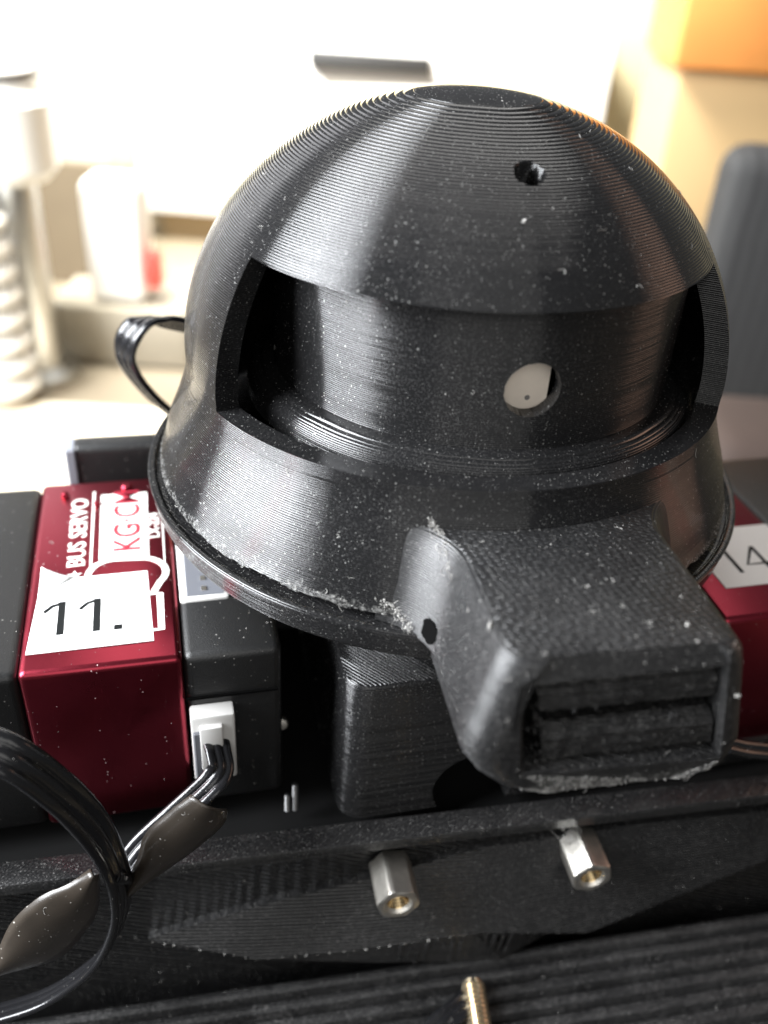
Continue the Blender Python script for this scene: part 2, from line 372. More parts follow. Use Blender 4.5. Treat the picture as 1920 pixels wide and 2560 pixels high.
# low raised bead round the eye hole
def quad_slab(c, u, v, n, u0, u1, v0, v1, th):
    bm = bmesh.new(); P = []
    for d in (0, -th):
        for (a, b) in ((u0, v0), (u1, v0), (u1, v1), (u0, v1)): P.append(bm.verts.new(c + u * a + v * b + n * d))
    for f in ((0, 1, 2, 3), (7, 6, 5, 4), (0, 4, 5, 1), (1, 5, 6, 2), (2, 6, 7, 3), (3, 7, 4, 0)): bm.faces.new([P[i] for i in f])
    return bm
up = Vector((0, 0, 1))
eye = bm_obj('eye', quad_slab(ec - en * 0.052, eu, up, en, -0.16, 0.060, -0.082, 0.15, 0.008), M['card'], head, smooth=False)
bm_obj('eye_gap_blocker', quad_slab(ec - en * 0.085, eu, up, en, -0.30, 0.30, -0.24, 0.25, 0.01), M['void'], head, smooth=False)  # added black sheet that keeps the gap beside the eye dark
dot = cyl_between(ec - en * 0.0525 + eu * 0.006 + up * -0.045, ec - en * 0.0512 + eu * 0.006 + up * -0.045, 0.0075, 0.0075, 14)
bm_obj('pencil_dot', dot, plain('pencil_grey', (0.22, 0.21, 0.2), 0.6), eye)

# round foot disc
prof = [(0.0, -0.095), (0.965, -0.095), (0.978, -0.088), (0.988, -0.07), (0.998, -0.01), (1.001, -0.002), (0.998, 0.006), (0.988, 0.008), (0.978, 0.004), (0.970, -0.003), (0.5, -0.003), (0.0, -0.003)]
disc = bm_obj('foot_disc', lathe_bm(prof, 240), M['disc'], head)

# snout: a drafted box lofted from horizontal outlines, with fillets into the skirt, a framed slot and two grille bars
YF = -1.37
def interp(z, tab):
    for (z0, a), (z1, b) in zip(tab[:-1], tab[1:]):
        if z0 <= z <= z1: return a + (b - a) * (z - z0) / (z1 - z0)
    return tab[0][1] if z < tab[0][0] else tab[-1][1]
XL = [(-0.164, -0.09), (-0.156, -0.13), (-0.124, -0.186), (-0.08, -0.234), (-0.036, -0.258), (0.0, -0.256), (0.27, -0.203)]
XR = [(-0.164, 0.33), (-0.154, 0.365), (-0.122, 0.418), (-0.054, 0.440), (0.0, 0.427), (0.27, 0.360)]
def front_pts(z, ins, rl=0.08, rr=0.045, n=6):
    xl, xr, yf = interp(z, XL) + ins, interp(z, XR) - ins, YF + ins
    left = [(xl + rl - rl * math.cos(t), yf + rl - rl * math.sin(t)) for t in [math.pi / 2 * i / n for i in range(n + 1)]]
    right = [(xr - rr + rr * math.sin(t), yf + rr - rr * math.cos(t)) for t in [math.pi / 2 * i / n for i in range(n + 1)]]
    return xl, xr, left, right
def side_fillet(x, z, sgn, ins, n=8):
    rs = outer_r(max(0.031, z)) - 0.004; R = 0.22 - ins
    # circle of radius R outside the skirt, tangent to the side wall: centre x = x + sgn*R, at distance rs + R
    cx = x + sgn * R; cy = -math.sqrt(max(1e-6, (rs + R) ** 2 - cx * cx))
    a0 = math.pi if sgn > 0 else 0.0
    tx, ty = -cx / (rs + R), -cy / (rs + R); a1 = math.atan2(ty, tx)
    if sgn > 0:
        a1 = a1 % (2 * math.pi)
    pts = [(cx + R * math.cos(a0 + (a1 - a0) * i / n), cy + R * math.sin(a0 + (a1 - a0) * i / n)) for i in range(n + 1)]
    return pts                      # from the side wall to the skirt
def outline(z, ins, lower):
    xl, xr, L, Rr = front_pts(z, ins)
    if lower:
        y0 = lambda x: -math.sqrt(1.016 ** 2 - x * x)
        a = [(xl, y0(xl) * (1 - i / 8) + (L[0][1]) * i / 8) for i in range(8)]
        b = [(xr, y0(xr) * (1 - i / 8) + (Rr[-1][1]) * i / 8) for i in range(8, -1, -1)][1:]
        back = [(xr + (xl - xr) * i / 10, y0(xr + (xl - xr) * i / 10)) for i in range(1, 10)]
    else:
        fl = side_fillet(xl, z, -1, ins); fr = side_fillet(xr, z, 1, ins)
        a = fl[::-1] + [(xl, fl[0][1] * (1 - i / 5) + L[0][1] * i / 5) for i in range(1, 5)]
        b = [(xr, fr[0][1] * (1 - i / 5) + Rr[-1][1] * i / 5) for i in range(4, 0, -1)] + fr
        p, q = fr[-1], fl[-1]
        back = [(p[0] * 0.9 + (q[0] * 0.9 - p[0] * 0.9) * i / 10, -0.70) for i in range(11)]
    nl, nr = len(a), len(a) + len(L)
    return a + L + Rr + b + back, len(a) + len(L) - 1     # index of the last left corner point: the front wall starts there
def snout_mesh():
    bm = bmesh.new(); frontL, frontR, topfront = [], [], None
    def loft(levels, lower, cap_first, cap_last):
        rows = []
        for z, ins in levels:
            pts, i0 = outline(z, ins, lower); rows.append(([bm.verts.new((x, y, z)) for x, y in pts], i0))
        for (a, i0), (b, _) in zip(rows[:-1], rows[1:]):
            n = len(a)
            for k in range(n):
                if k == i0: continue          # front wall comes later, with the slot in it
                bm.faces.new((a[k], a[(k + 1) % n], b[(k + 1) % n], b[k]))
        if cap_first: bm.faces.new(rows[0][0][::-1])
        if cap_last: bm.faces.new(rows[-1][0])
        return [(r[i0], r[i0 + 1]) for r, i0 in rows]
    lo = loft([(-0.164, 0.012), (-0.160, 0.004), (-0.124, 0), (-0.09, 0), (-0.045, 0), (0.0, 0)], True, True, False)
    hi = loft([(0.0, 0), (0.05, 0), (0.10, 0), (0.15, 0), (0.20, 0), (0.246, 0.003), (0.261, 0.011), (0.268, 0.026)], False, False, True)
    # front wall: outer loop of the columns, inner loop of the slot
    cols = lo[:-1] + hi
    left = [a for a, b in cols]; right = [b for a, b in cols]
    S = [(-0.168, 0.214), (0.322, 0.220), (0.388, -0.096), (-0.126, -0.078)]
    sv = [bm.verts.new((x, YF, z)) for x, z in S]; sb = [bm.verts.new((x, YF + 0.14, z)) for x, z in S]
    sf = [bm.verts.new((x + (0.01 if i in (0, 3) else -0.01), YF + 0.012, z + (-0.008 if i < 2 else 0.008))) for i, (x, z) in enumerate(S)]
    # ring of quads/tris between the loops
    L, R = left, right
    mid = [i for i, v in enumerate(L) if -0.10 <= v.co.z <= 0.21]
    a, b = mid[0], mid[-1]
    def fan(apex, vs):
        for p, q in zip(vs[:-1], vs[1:]): bm.faces.new((apex, p, q))
    # left strip
    half = (a + b) // 2
    fan(sv[3], L[:half + 1]); fan(sv[0], L[half:]); bm.faces.new((sv[0], L[half], sv[3]))
    fan(sv[2], R[:half + 1][::-1]); fan(sv[1], R[half:][::-1]); bm.faces.new((sv[1], sv[2], R[half]))
    bm.faces.new((sv[3], sv[2], R[0], L[0])); bm.faces.new((sv[0], L[-1], R[-1], sv[1]))
    for i in range(4):
        j = (i + 1) % 4
        bm.faces.new((sv[i], sv[j], sf[j], sf[i])); bm.faces.new((sf[i], sf[j], sb[j], sb[i]))
    bm.faces.new(sb)
    bmesh.ops.remove_doubles(bm, verts=bm.verts, dist=0.0004)
    return bm
snout = bm_obj('snout', snout_mesh(), M['snout'], head, angle=38)
def grille(z0, z1, x0, x1, sh):
    bm = bmesh.new(); nx = 26; prof = []
    m = 7
    for i in range(m + 1):
        t = i / m; z = z0 + (z1 - z0) * t
        prof.append((-1.347 - 0.004 * (i % 2) + 0.03 * abs(2 * t - 1) ** 6, z))
    rows = []
    for k in range(nx + 1):
        x = x0 + (x1 - x0) * k / nx
        rows.append([bm.verts.new((x + sh * (0.2 - z) + rnd.uniform(-0.002, 0.002), y + rnd.uniform(-0.0025, 0.0025), z + rnd.uniform(-0.002, 0.002))) for y, z in prof] +
                    [bm.verts.new((x + sh * (0.2 - z1), -1.24, z1)), bm.verts.new((x + sh * (0.2 - z0), -1.24, z0))])
    for a, b in zip(rows[:-1], rows[1:]):
        for i in range(len(a)): bm.faces.new((a[i], a[(i + 1) % len(a)], b[(i + 1) % len(a)], b[i]))
    bm.faces.new(rows[0]); bm.faces.new(rows[-1][::-1])
    return bm
for z0, z1 in ((0.092, 0.184), (-0.072, 0.044)):
    bm_obj('grille_bar', grille(z0, z1, -0.118, 0.312, 0.20), M['chest'], snout, angle=25)
# small drilled hole in the snout's left cheek: a flat black disc gives its inner shade
bl = bmesh.new()
for k in range(26):
    q = rnd.random(); z = 0.19 - 0.27 * q; x = -0.128 + 0.20 * (0.2 - z) * 0.9 + rnd.gauss(0, 0.008)
    if k > 20: x += rnd.uniform(0.05, 0.4); z = rnd.choice((0.085, 0.05, 0.1))
    r = bmesh.ops.create_icosphere(bl, subdivisions=1, radius=rnd.uniform(0.004, 0.011))
    for v in r['verts']: v.co = Vector((v.co.x * 0.8 + x, v.co.y - 1.345 + rnd.uniform(-0.002, 0.002), v.co.z * 1.4 + z))
bo = bm_obj('filament_blobs', bl, M['snout'], snout); bo['kind'] = 'stuff'
hc = Vector((-0.2655, -0.984, 0.0452))
cup = bmesh.new()
for i in range(5):
    pass
cup.free()
bm_obj('cheek_hole_shade', cyl_between(hc + Vector((-0.917, -0.348, 0.193)) * 0.003, hc - Vector((-0.917, -0.348, 0.193)) * 0.02, 0.033, 0.030, 20, noise=0.10), M['void'], snout)  # shade inside the hole, drawn as a black disc

# ------------------------------------------------------------------ the robot's trunk
trunk = thing('robot_trunk', 'black 3D-printed robot chest with a dusty top rail, wedge boss and stepped lower slope', 'robot body', (0, 0, 0), HY)
def extr(prof, x0, x1, mat, name, bev=0):
    """closed (y, z) profile run along x"""
    bm = bmesh.new(); n = len(prof)
    a = [bm.verts.new((x0, y, z)) for y, z in prof]; b = [bm.verts.new((x1, y, z)) for y, z in prof]
    for i in range(n): bm.faces.new((a[i], a[(i + 1) % n], b[(i + 1) % n], b[i]))
    bm.faces.new(a[::-1]); bm.faces.new(b)
    if bev: bmesh.ops.bevel(bm, geom=[e for e in bm.edges if abs(e.verts[0].co.x - e.verts[1].co.x) > 0.1], offset=bev, segments=2, profile=0.5, affect='EDGES')
    return bm_obj(name, bm, mat, trunk)
extr([(-0.742, -1.0), (-0.832, -1.0), (-0.832, -1.052), (-0.742, -1.052)], -2.6, 2.6, M['chest'], 'top_rail', 0.006)
extr([(0.9, -1.075), (-0.742, -1.075), (-0.742, -2.58), (0.9, -2.58)], -2.6, 2.6, M['matte'], 'core')
extr([(-0.744, -1.054), (-0.812, -1.054), (-0.812, -1.075), (-0.770, -1.082), (-0.770, -2.40), (-0.744, -2.40)], -2.6, 2.6, M['recess'], 'front_panel')
box('gap_blocker', (-0.70, 0.36, -1.62), (0.78, 0.95, -0.28), M['chest'], trunk, 0.02)  # added filler block that keeps the gap behind the neck dark
# wedge boss
def boss():
    T = [(-1.094, -0.795, -1.435), (-0.725, -0.800, -1.325), (-0.343, -0.800, -1.245), (0.077, -0.800, -1.150), (0.62, -0.800, -1.125), (1.20, -0.800, -1.135), (1.75, -0.785, -1.20)]
    B = [(-1.09, -0.797, -1.448), (-0.73, -0.875, -1.520), (-0.352, -0.905, -1.500), (0.047, -0.915, -1.480), (0.508, -0.905, -1.600), (0.934, -0.87, -1.460), (1.75, -0.80, -1.22)]
    D = [(-1.09, -0.78, -1.46), (-0.74, -0.78, -1.60), (-0.262, -0.885, -1.640), (0.19, -0.895, -1.715), (0.508, -0.78, -1.70), (0.94, -0.78, -1.54), (1.75, -0.78, -1.25)]
    vs = [Vector(p) for p in T + B + D] + [Vector((p[0], -0.75, p[2])) for p in T]
    n = 7; fs = []
    for i in range(n - 1):
        fs.append((i, i + 1, n + i + 1, n + i)); fs.append((n + i, n + i + 1, 2 * n + i + 1, 2 * n + i)); fs.append((3 * n + i, 3 * n + i + 1, i + 1, i))
    return pydata('wedge_boss', vs, [tuple(t) for f in fs for t in ((f[0], f[1], f[2]), (f[0], f[2], f[3]))], M['boss'], trunk, angle=12)
boss()
for k in range(15):      # crumpled ribs printed on the lower lip of the boss
    x = -0.25 + 0.45 * k / 14; zt = -1.50; zb = -1.640 - 0.07 * k / 14
    bm_obj('lip_rib', cyl_between((x, -0.904 + rnd.uniform(-0.003, 0.003), zt + rnd.uniform(-0.02, 0.01)), (x + rnd.uniform(-0.01, 0.01), -0.888, zb + rnd.uniform(-0.01, 0.05)), 0.009, 0.008, 6), M['chest'], trunk)
# stepped slope under it
def slope():
    prof = []; y, z = -0.855, -1.735
    prof.append((y + 0.02, z - 0.03)); prof.append((y, z))
    for k in range(16):
        run = 0.052 + 0.0022 * k; rise = 0.021
        prof += [(y - run * 0.10, z + 0.010), (y - run * 0.40, z + 0.013), (y - run * 0.68, z + 0.006), (y - run * 0.80, z - 0.012), (y - run * 0.90, z - rise - 0.012), (y - run, z - rise)]
        y -= run; z -= rise
    prof += [(y, -2.58), (-0.835, -2.58)]
    return extr(prof, -2.6, 2.6, M['slope'], 'stepped_slope')
slope()
for v in []: pass

neck = thing('neck_block', 'black printed neck block with rounded corner standing under the head', 'bracket', (0, 0, -1.0), 15.3)
nb = bmesh.new(); rc = 0.085
def rrect(x0, x1, y0, y1, r, n=8):
    out = []
    for cx, cy, a in ((x0 + r, y0 + r, 180), (x1 - r, y0 + r, 270), (x1 - r, y1 - r, 0), (x0 + r, y1 - r, 90)):
        for i in range(n + 1):
            t = math.radians(a + 90 * i / n); out.append((cx + r * math.cos(t), cy + r * math.sin(t)))
    return out
rows = []
for z, e in ((0.001, 0.0), (0.2, 0.004), (0.40, 0.008), (0.572, 0.012), (0.586, 0.016), (0.592, 0.024)):
    rows.append([nb.verts.new((x, y, z)) for x, y in rrect(-0.465 + e * 0.6, 0.52 - e, -0.715 + e, 0.35, rc)])
for a, b in zip(rows[:-1], rows[1:]):
    for i in range(len(a)): nb.faces.new((a[i], a[(i + 1) % len(a)], b[(i + 1) % len(a)], b[i]))
nb.faces.new(rows[0][::-1]); nb.faces.new(rows[-1])
nblk = bm_obj('block', nb, M['neck'], neck)
hcut = cyl_between((0.0, -0.9, 0.08), (0.0, 0.5, 0.08), 0.148, 0.148, 40)
boolean_cut(nblk, hcut)
post = bm_obj('pivot', lathe_bm([(0.0, 0.59), (0.30, 0.59), (0.30, 0.91), (0.0, 0.91)], 48), M['neck'], neck)

# ------------------------------------------------------------------ bus servos
def text_obj(name, s, size, origin, ux, uy, mat, parent, depth=0.0012, stretch=1.0, bold=0.0):
    cu = bpy.data.curves.new(name, 'FONT'); cu.body = s; cu.size = size; cu.extrude = depth; cu.offset = bold; cu.resolution_u = 3
    t = bpy.data.objects.new(name, cu); C.objects.link(t); bpy.context.view_layer.update()
    me = bpy.data.meshes.new_from_object(t.evaluated_get(bpy.context.evaluated_depsgraph_get()))
    bpy.data.objects.remove(t); bpy.data.curves.remove(cu)
    ux, uy = Vector(ux), Vector(uy); uz = ux.cross(uy)
    xs = [v.co.x for v in me.vertices]
    for v in me.vertices: v.co = Vector(origin) + ux * (v.co.x - min(xs)) * stretch + uy * v.co.y + uz * v.co.z
    me.materials.clear(); me.name = name
    o = link(name, me, mat, parent); return o
def strip(pts, wd, z, name, mat, parent, th=0.0015):
    """flat printed stroke along 2D points"""
    P = [Vector((p[0], p[1], 0)) for p in pts]; bm = bmesh.new(); rows = []
    for i, p in enumerate(P):
        d = (P[min(i + 1, len(P) - 1)] - P[max(i - 1, 0)]).normalized(); n = Vector((-d.y, d.x, 0)) * wd / 2
        rows.append([bm.verts.new((p.x + n.x, p.y + n.y, z)), bm.verts.new((p.x - n.x, p.y - n.y, z)), bm.verts.new((p.x - n.x, p.y - n.y, z + th)), bm.verts.new((p.x + n.x, p.y + n.y, z + th))])
    for a, b in zip(rows[:-1], rows[1:]):
        for i in range(4): bm.faces.new((a[i], a[(i + 1) % 4], b[(i + 1) % 4], b[i]))
    bm.faces.new(rows[0]); bm.faces.new(rows[-1][::-1])
    return bm_obj(name, bm, mat, parent, smooth=False)
def arc(cx, cy, r, a0, a1, n=8, ry=None): return [(cx + r * math.cos(math.radians(a0 + (a1 - a0) * i / n)), cy + (ry or r) * math.sin(math.radians(a0 + (a1 - a0) * i / n))) for i in range(n + 1)]
def servo(label, x0, x1, yf, yb, zt, zb, xa, xb, rz, side, origin):
    """x0..x1 red band, xa..xb whole case; side = +1 when the connector end is at xb"""
    t = thing('bus_servo', label, 'servo motor', origin, rz, 'red banded servo motors of the robot')
    band = box('red_band', (x0, yf, zb), (x1, yb, zt), M['red'], t, 0.022, 4)
    def case(a, b, name):
        # slightly lower than the band
        return box(name, (a, yf + 0.006, zb), (b, yb - 0.006, zt - 0.006), M['case'], t, 0.028, 3)
    case(xa, x0 + 0.0, 'end_case'); case(x1, xb, 'end_case')
    return t, band
ZT = 0.0
s11, band11 = servo('red and black servo motor with white 11. sticker, left of the head', -1.402, -0.938, -0.587, 0.457, ZT, -0.665, -2.05, -0.64, 15.3, 1, (0, 0, -0.30))
zt = 0.0022
# 11. sticker with a lifted corner
stk = bmesh.new()
corner = [(-1.384, -0.504), (-1.017, -0.500), (-1.030, -0.148), (-1.262, -0.150), (-1.368, -0.235)]
sv = [stk.verts.new((x, y, 0.0042)) for x, y in corner]; sb = [stk.verts.new((x, y, 0.0012)) for x, y in corner]
stk.faces.new(sv); stk.faces.new(sb[::-1])
for i in range(5): stk.faces.new((sb[i], sb[(i + 1) % 5], sv[(i + 1) % 5], sv[i]))
st = bm_obj('sticker', stk, M['paper'], s11, smooth=False)
fl = bmesh.new(); rows = []
p, q = Vector((-1.262, -0.150, 0.0042)), Vector((-1.368, -0.235, 0.0042)); apex = Vector((-1.362, -0.118, 0.030))
for i in range(7):
    t = i / 6; a = p.lerp(apex, t); b = q.lerp(apex, t); lift = 0.030 * t * t - 0.026 * t
    rows.append([fl.verts.new((a.x, a.y, 0.0042 + 0.03 * t ** 1.7)), fl.verts.new((b.x, b.y, 0.0042 + 0.03 * t ** 1.7))])
for a, b in zip(rows[:-1], rows[1:]): fl.faces.new((a[0], a[1], b[1], b[0]))
bmesh.ops.remove_doubles(fl, verts=fl.verts, dist=1e-5)
fo = bm_obj('lifted_corner', fl, M['paper'], st, smooth=True)
so = fo.modifiers.new('s', 'SOLIDIFY'); so.thickness = 0.0025
# digits drawn as strokes
for x in (-1.292, -1.186):
    strip([(x, -0.43), (x, -0.272)], 0.021, 0.0044, 'sticker_digit', M['ink'], st, 0.0008)
    strip([(x + 0.004, -0.277), (x - 0.03, -0.291), (x - 0.052, -0.318)], 0.012, 0.0046, 'sticker_digit', M['ink'], st, 0.0008)
strip([(-1.134, -0.421), (-1.110, -0.421)], 0.022, 0.0044, 'sticker_point', M['ink'], st, 0.0008)
U, V_ = (0, 1, 0), (-1, 0, 0)           # the print reads up the band: baseline runs along +y
text_obj('print_lettering', 'BUS SERVO', 0.083, (-1.232, -0.085, zt - 0.001), U, V_, M['print'], s11, stretch=1.02, bold=0.0006)
strip([(-1.212, -0.30), (-1.212, 0.372)], 0.008, 0.0008, 'print_rule', M['print'], s11)
star = [(-1.262 + (0.026 if i % 2 == 0 else 0.011) * math.cos(math.radians(90 + 36 * i)), -0.135 + (0.026 if i % 2 == 0 else 0.011) * math.sin(math.radians(90 + 36 * i))) for i in range(10)]
sbm = bmesh.new(); sbm.faces.new([sbm.verts.new((x, y, 0.0022)) for x, y in star]); bmesh.ops.triangulate(sbm, faces=sbm.faces); bm_obj('print_star', sbm, M['print'], s11, smooth=False)
pl = bmesh.new(); box_bm((-1.187, -0.062, 0.0004), (-1.022, 0.345, 0.0022), bm=pl); bm_obj('print_panel', pl, M['print'], s11, smooth=False)
text_obj('panel_lettering', 'KG\u00b7CM', 0.128, (-1.052, -0.020, 0.0030), U, V_, M['redink'], s11, stretch=0.98, bold=0.0012)
big = arc(-1.135, -0.150, 0.085, 180, 90, 6) + arc(-1.055, -0.155, 0.085, 90, -40, 9)[1:] + [(-1.012, -0.262)]
strip([(-1.220, -0.30)] + big, 0.022, 0.0006, 'print_numeral', M['print'], s11)
strip([(-1.03, -0.268), (-0.993, -0.272), (-0.993, -0.448), (-1.06, -0.448)], 0.022, 0.0006, 'print_numeral', M['print'], s11)
inn = arc(-1.13, -0.162, 0.040, 180, 90, 5) + arc(-1.06, -0.162, 0.040, 90, 0, 5)
text_obj('print_lettering', 'LX-224', 0.052, (-0.985, 0.045, zt - 0.001), U, V_, M['print'], s11, bold=0.0005)
strip([(-0.972, -0.19), (-0.972, 0.30)], 0.0045, 0.0008, 'print_rule', M['print'], s11)
for x, y, r in ((-1.095, 0.385, 0.021), (-1.20, 0.285, 0.012), (-1.315, 0.36, 0.014)):
    pb = lathe_bm([(0, -0.004), (r, -0.004), (r, 0.010), (r * 0.7, 0.016), (0, 0.017)], 16)
    o = bm_obj('rivet', pb, M['red'], s11)
    for v in o.data.vertices: v.co.x += x; v.co.y += y
# connectors of the right end: one facing up beside the band, one facing front
cu = box('socket', (-0.932, -0.325, -0.02), (-0.775, 0.02, 0.0035), M['white_plastic'], s11, 0.012, 2)
box('socket_well', (-0.912, -0.308, -0.01), (-0.788, 0.01, 0.0055), M['grey_plastic'], cu, 0.004, 1)
for k in range(5): box('socket_pin', (-0.862, -0.285 + 0.055 * k, 0.004), (-0.846, -0.265 + 0.055 * k, 0.009), M['nickel'], cu)
plg = box('plug', (-0.930, -0.640, -0.49), (-0.795, -0.575, -0.205), M['white_plastic'], s11, 0.010, 2)
box('plug_latch', (-0.905, -0.660, -0.42), (-0.835, -0.635, -0.235), M['white_plastic'], plg, 0.006, 2)
box('plug_rib', (-0.925, -0.652, -0.46), (-0.900, -0.638, -0.26), M['grey_plastic'], plg, 0.004, 1)
box('case_seam', (-0.937, -0.5885, -0.178), (-0.655, -0.58, -0.170), M['void'], s11)

s14, band14 = servo('red and black servo motor with white 14 sticker, right of the head', 0.800, 1.272, -0.700, 0.30, ZT, -0.66, 0.50, 1.95, 15.3, -1, (0, 0, -0.30))
s14x = box('sticker', (0.893, -0.545, 0.001), (1.262, -0.208, 0.0042), M['paper'], s14, 0)
strip([(1.00, -0.335), (1.00, -0.475)], 0.015, 0.0044, 'sticker_digit', M['ink'], s14x, 0.0008)
strip([(0.998, -0.338), (0.968, -0.362)], 0.012, 0.0046, 'sticker_digit', M['ink'], s14x, 0.0008)
strip([(1.118, -0.335), (1.118, -0.475)], 0.014, 0.0044, 'sticker_digit', M['ink'], s14x, 0.0008)
strip([(1.116, -0.336), (1.045, -0.435), (1.15, -0.435)], 0.012, 0.0046, 'sticker_digit', M['ink'], s14x, 0.0008)
strip([(1.185, -0.472), (1.202, -0.472)], 0.017, 0.0044, 'sticker_point', M['ink'], s14x, 0.0008)

# shoulder block behind servo 11
sh = thing('shoulder_block', 'dark grey block standing behind the servo with the 11. sticker', 'bracket', (0, 0, 0), 15.3)
box('body', (-1.30, 0.60, -0.98), (-0.72, 0.70, -0.232), M['case'], sh, 0.03, 3)
box('metal_edge', (-1.325, 0.594, -0.96), (-1.285, 0.70, -0.24), plain('grey_plastic_edge', (0.25, 0.26, 0.29), 0.5), sh, 0.006, 1)
# side brackets under the right servo
box('bracket', (0.30, -0.715, -0.72), (2.1, 0.2, -0.60), M['case'], s14, 0.01, 2)

# ------------------------------------------------------------------ hex standoffs, screw
def hexstand(loc, label, rot):
    t = thing('standoff', label, 'standoff', loc, HY, 'hex standoffs on the chest')
    R = 0.0775; L = 0.152; bm = bmesh.new(); n = 60
    def hexr(a):    # radius of the hexagon at angle a
        d = (a - rot) % 60 - 30; return R * math.cos(math.radians(30)) / math.cos(math.radians(d))
    def row(y, f): return [bm.verts.new((f(6 * k) * math.cos(math.radians(6 * k)), y, f(6 * k) * math.sin(math.radians(6 * k)))) for k in range(n)]
    rows = [row(0.012, hexr), row(-L + 0.010, hexr), row(-L + 0.003, lambda a: min(hexr(a), R * 0.93)), row(-L, lambda a: R * 0.80)]
    rows.append(row(-L + 0.001, lambda a: 0.047)); rows.append(row(-L + 0.012, lambda a: 0.038))
    for a, b in zip(rows[:-1], rows[1:]):
        for i in range(n): bm.faces.new((a[i], a[(i + 1) % n], b[(i + 1) % n], b[i]))
    bm_obj('hex_body', bm, M['nickel'], t, angle=22)
    bb = bmesh.new(); prev = None
    prof = [(0.0378, -L + 0.0118)]
    for k in range(7): prof += [(0.034, -L + 0.017 + 0.012 * k), (0.038, -L + 0.023 + 0.012 * k)]
    prof += [(0.034, -0.04), (0.0, -0.03)]
    bb = lathe_bm(prof, 36)
    for v in bb.verts: v.co = Vector((v.co.x, v.co.z, v.co.y))
    bm_obj('threaded_bore', bb, M['bore'], t)
    return t
def ch(x, y, z): return (x * ca - y * sa, x * sa + y * ca, z)
hexstand(ch(-0.257, -0.80, -1.188), 'silver hex standoff on the chest nearer the ribbon cables, left of the pair', 52)
hexstand(ch(0.429, -0.80, -1.183), 'silver hex standoff on the chest below the snout, tufted with lint', 40)

def screw(loc, label):
    t = thing('threaded_screw', label, 'screw', loc, 9)
    prof = [(0.0, 0.02), (0.036, 0.02)]
    pit = 0.0165
    for k in range(40): prof += [(0.036, 0.012 - pit * k), (0.0435, 0.006 - pit * k), (0.0435, 0.002 - pit * k)]
    prof += [(0.036, 0.0 - pit * 40), (0.0, 0.0 - pit * 40)]
    bm = lathe_bm(prof, 28)
    for v in bm.verts:      # helix: shear the rings along the axis
        a = math.atan2(v.co.y, v.co.x) / (2 * math.pi) * pit; z = v.co.z + (a if abs(v.co.x) + abs(v.co.y) > 1e-5 else 0)
        v.co = Vector((v.co.x, z * 0.985, v.co.y + z * 0.17))
    bm_obj('shank', bm, M['screw'], t, angle=20)
    return t
screw(ch(0.056, -0.985, -1.728), 'brass coloured threaded screw sticking out of the lower chest')

# ------------------------------------------------------------------ cables
def ribbon(path, normals, wire_r, n_wires, name, mat, parent=None, sub=10, twist=None):
    """flat cable of round-edged wires lying side by side; normals: list of vectors across the flat side, one per path point"""
    P = catmull(path, sub); N = catmull(normals, sub)
    prof = []; m = 7
    for k in range(n_wires):
        c = (k - (n_wires - 1) / 2) * 1.85 * wire_r
        for i in range(m):
            t = math.radians(155 - 130 * i / (m - 1)); prof.append((c + wire_r * math.cos(t), 0.62 * wire_r * math.sin(t)))
    prof = [(prof[0][0] - 0.004 * 0, 0)] + prof + [(prof[-1][0], 0)]
    prof = prof + [(x, -y) for x, y in prof[1:-1][::-1]]
    bm = bmesh.new(); rows = []
    for i, p in enumerate(P):
        d = (P[min(i + 1, len(P) - 1)] - P[max(i - 1, 0)]).normalized(); nn = N[i] - d * N[i].dot(d); nn.normalize(); wv = d.cross(nn)
        rows.append([bm.verts.new(p + wv * x + nn * y) for x, y in prof])
    for a, b in zip(rows[:-1], rows[1:]):
        for i in range(len(a)): bm.faces.new((a[i], a[(i + 1) % len(a)], b[(i + 1) % len(a)], b[i]))
    bm.faces.new(rows[0][::-1]); bm.faces.new(rows[-1])
    return bm_obj(name, bm, mat, parent, angle=50)
lp = [(-0.62, 0.86, -0.07), (-0.84, 0.64, 0.10), (-1.02, 0.44, 0.225), (-1.085, 0.38, 0.258), (-1.14, 0.33, 0.245), (-1.185, 0.32, 0.16), (-1.175, 0.34, 0.06), (-1.12, 0.42, -0.09), (-1.04, 0.52, -0.24), (-0.97, 0.60, -0.40)]
nr = [(-0.35, 0.25, 0.9), (-0.4, 0.2, 0.9), (-0.5, 0.0, 0.85), (-0.6, -0.3, 0.75), (-0.72, -0.62, 0.4), (-0.72, -0.7, -0.05), (-0.66, -0.74, -0.18), (-0.62, -0.76, -0.2), (-0.6, -0.78, -0.2), (-0.6, -0.78, -0.2)]
c1 = ribbon(lp, nr, 0.0235, 3, 'ribbon_cable', M['cable']); tag(c1, 'black three-wire ribbon cable looping up behind the left side of the head', 'cable')
def B(x, y, z): return ch(x, y, z)                    # chest frame -> world
def BN(x, y, z): return Vector(ch(x, y, z))
lp = [B(-1.56, -0.93, -0.20), B(-1.352, -0.99, -0.245), B(-1.24, -1.0, -0.385), B(-1.168, -1.0, -0.545), B(-1.128, -1.0, -0.71), B(-1.118, -1.0, -0.86), B(-1.138, -1.0, -0.997), B(-1.198, -1.0, -1.152), B(-1.283, -1.0, -1.264), B(-1.417, -1.0, -1.367), B(-1.60, -1.0, -1.425)]
cc0 = Vector((-1.50, -1.0, -0.86))
nr = []
for p in [(-1.56, -0.20), (-1.352, -0.245), (-1.24, -0.385), (-1.168, -0.545), (-1.128, -0.71), (-1.118, -0.86), (-1.138, -0.997), (-1.198, -1.152), (-1.283, -1.264), (-1.417, -1.367), (-1.60, -1.425)]:
    d = Vector((p[0] + 1.62, 0, p[1] + 0.84)).normalized(); f = 0.75 if p[1] > -0.7 else 0.45
    nr.append(BN(d.x, -f, d.z + 0.25))
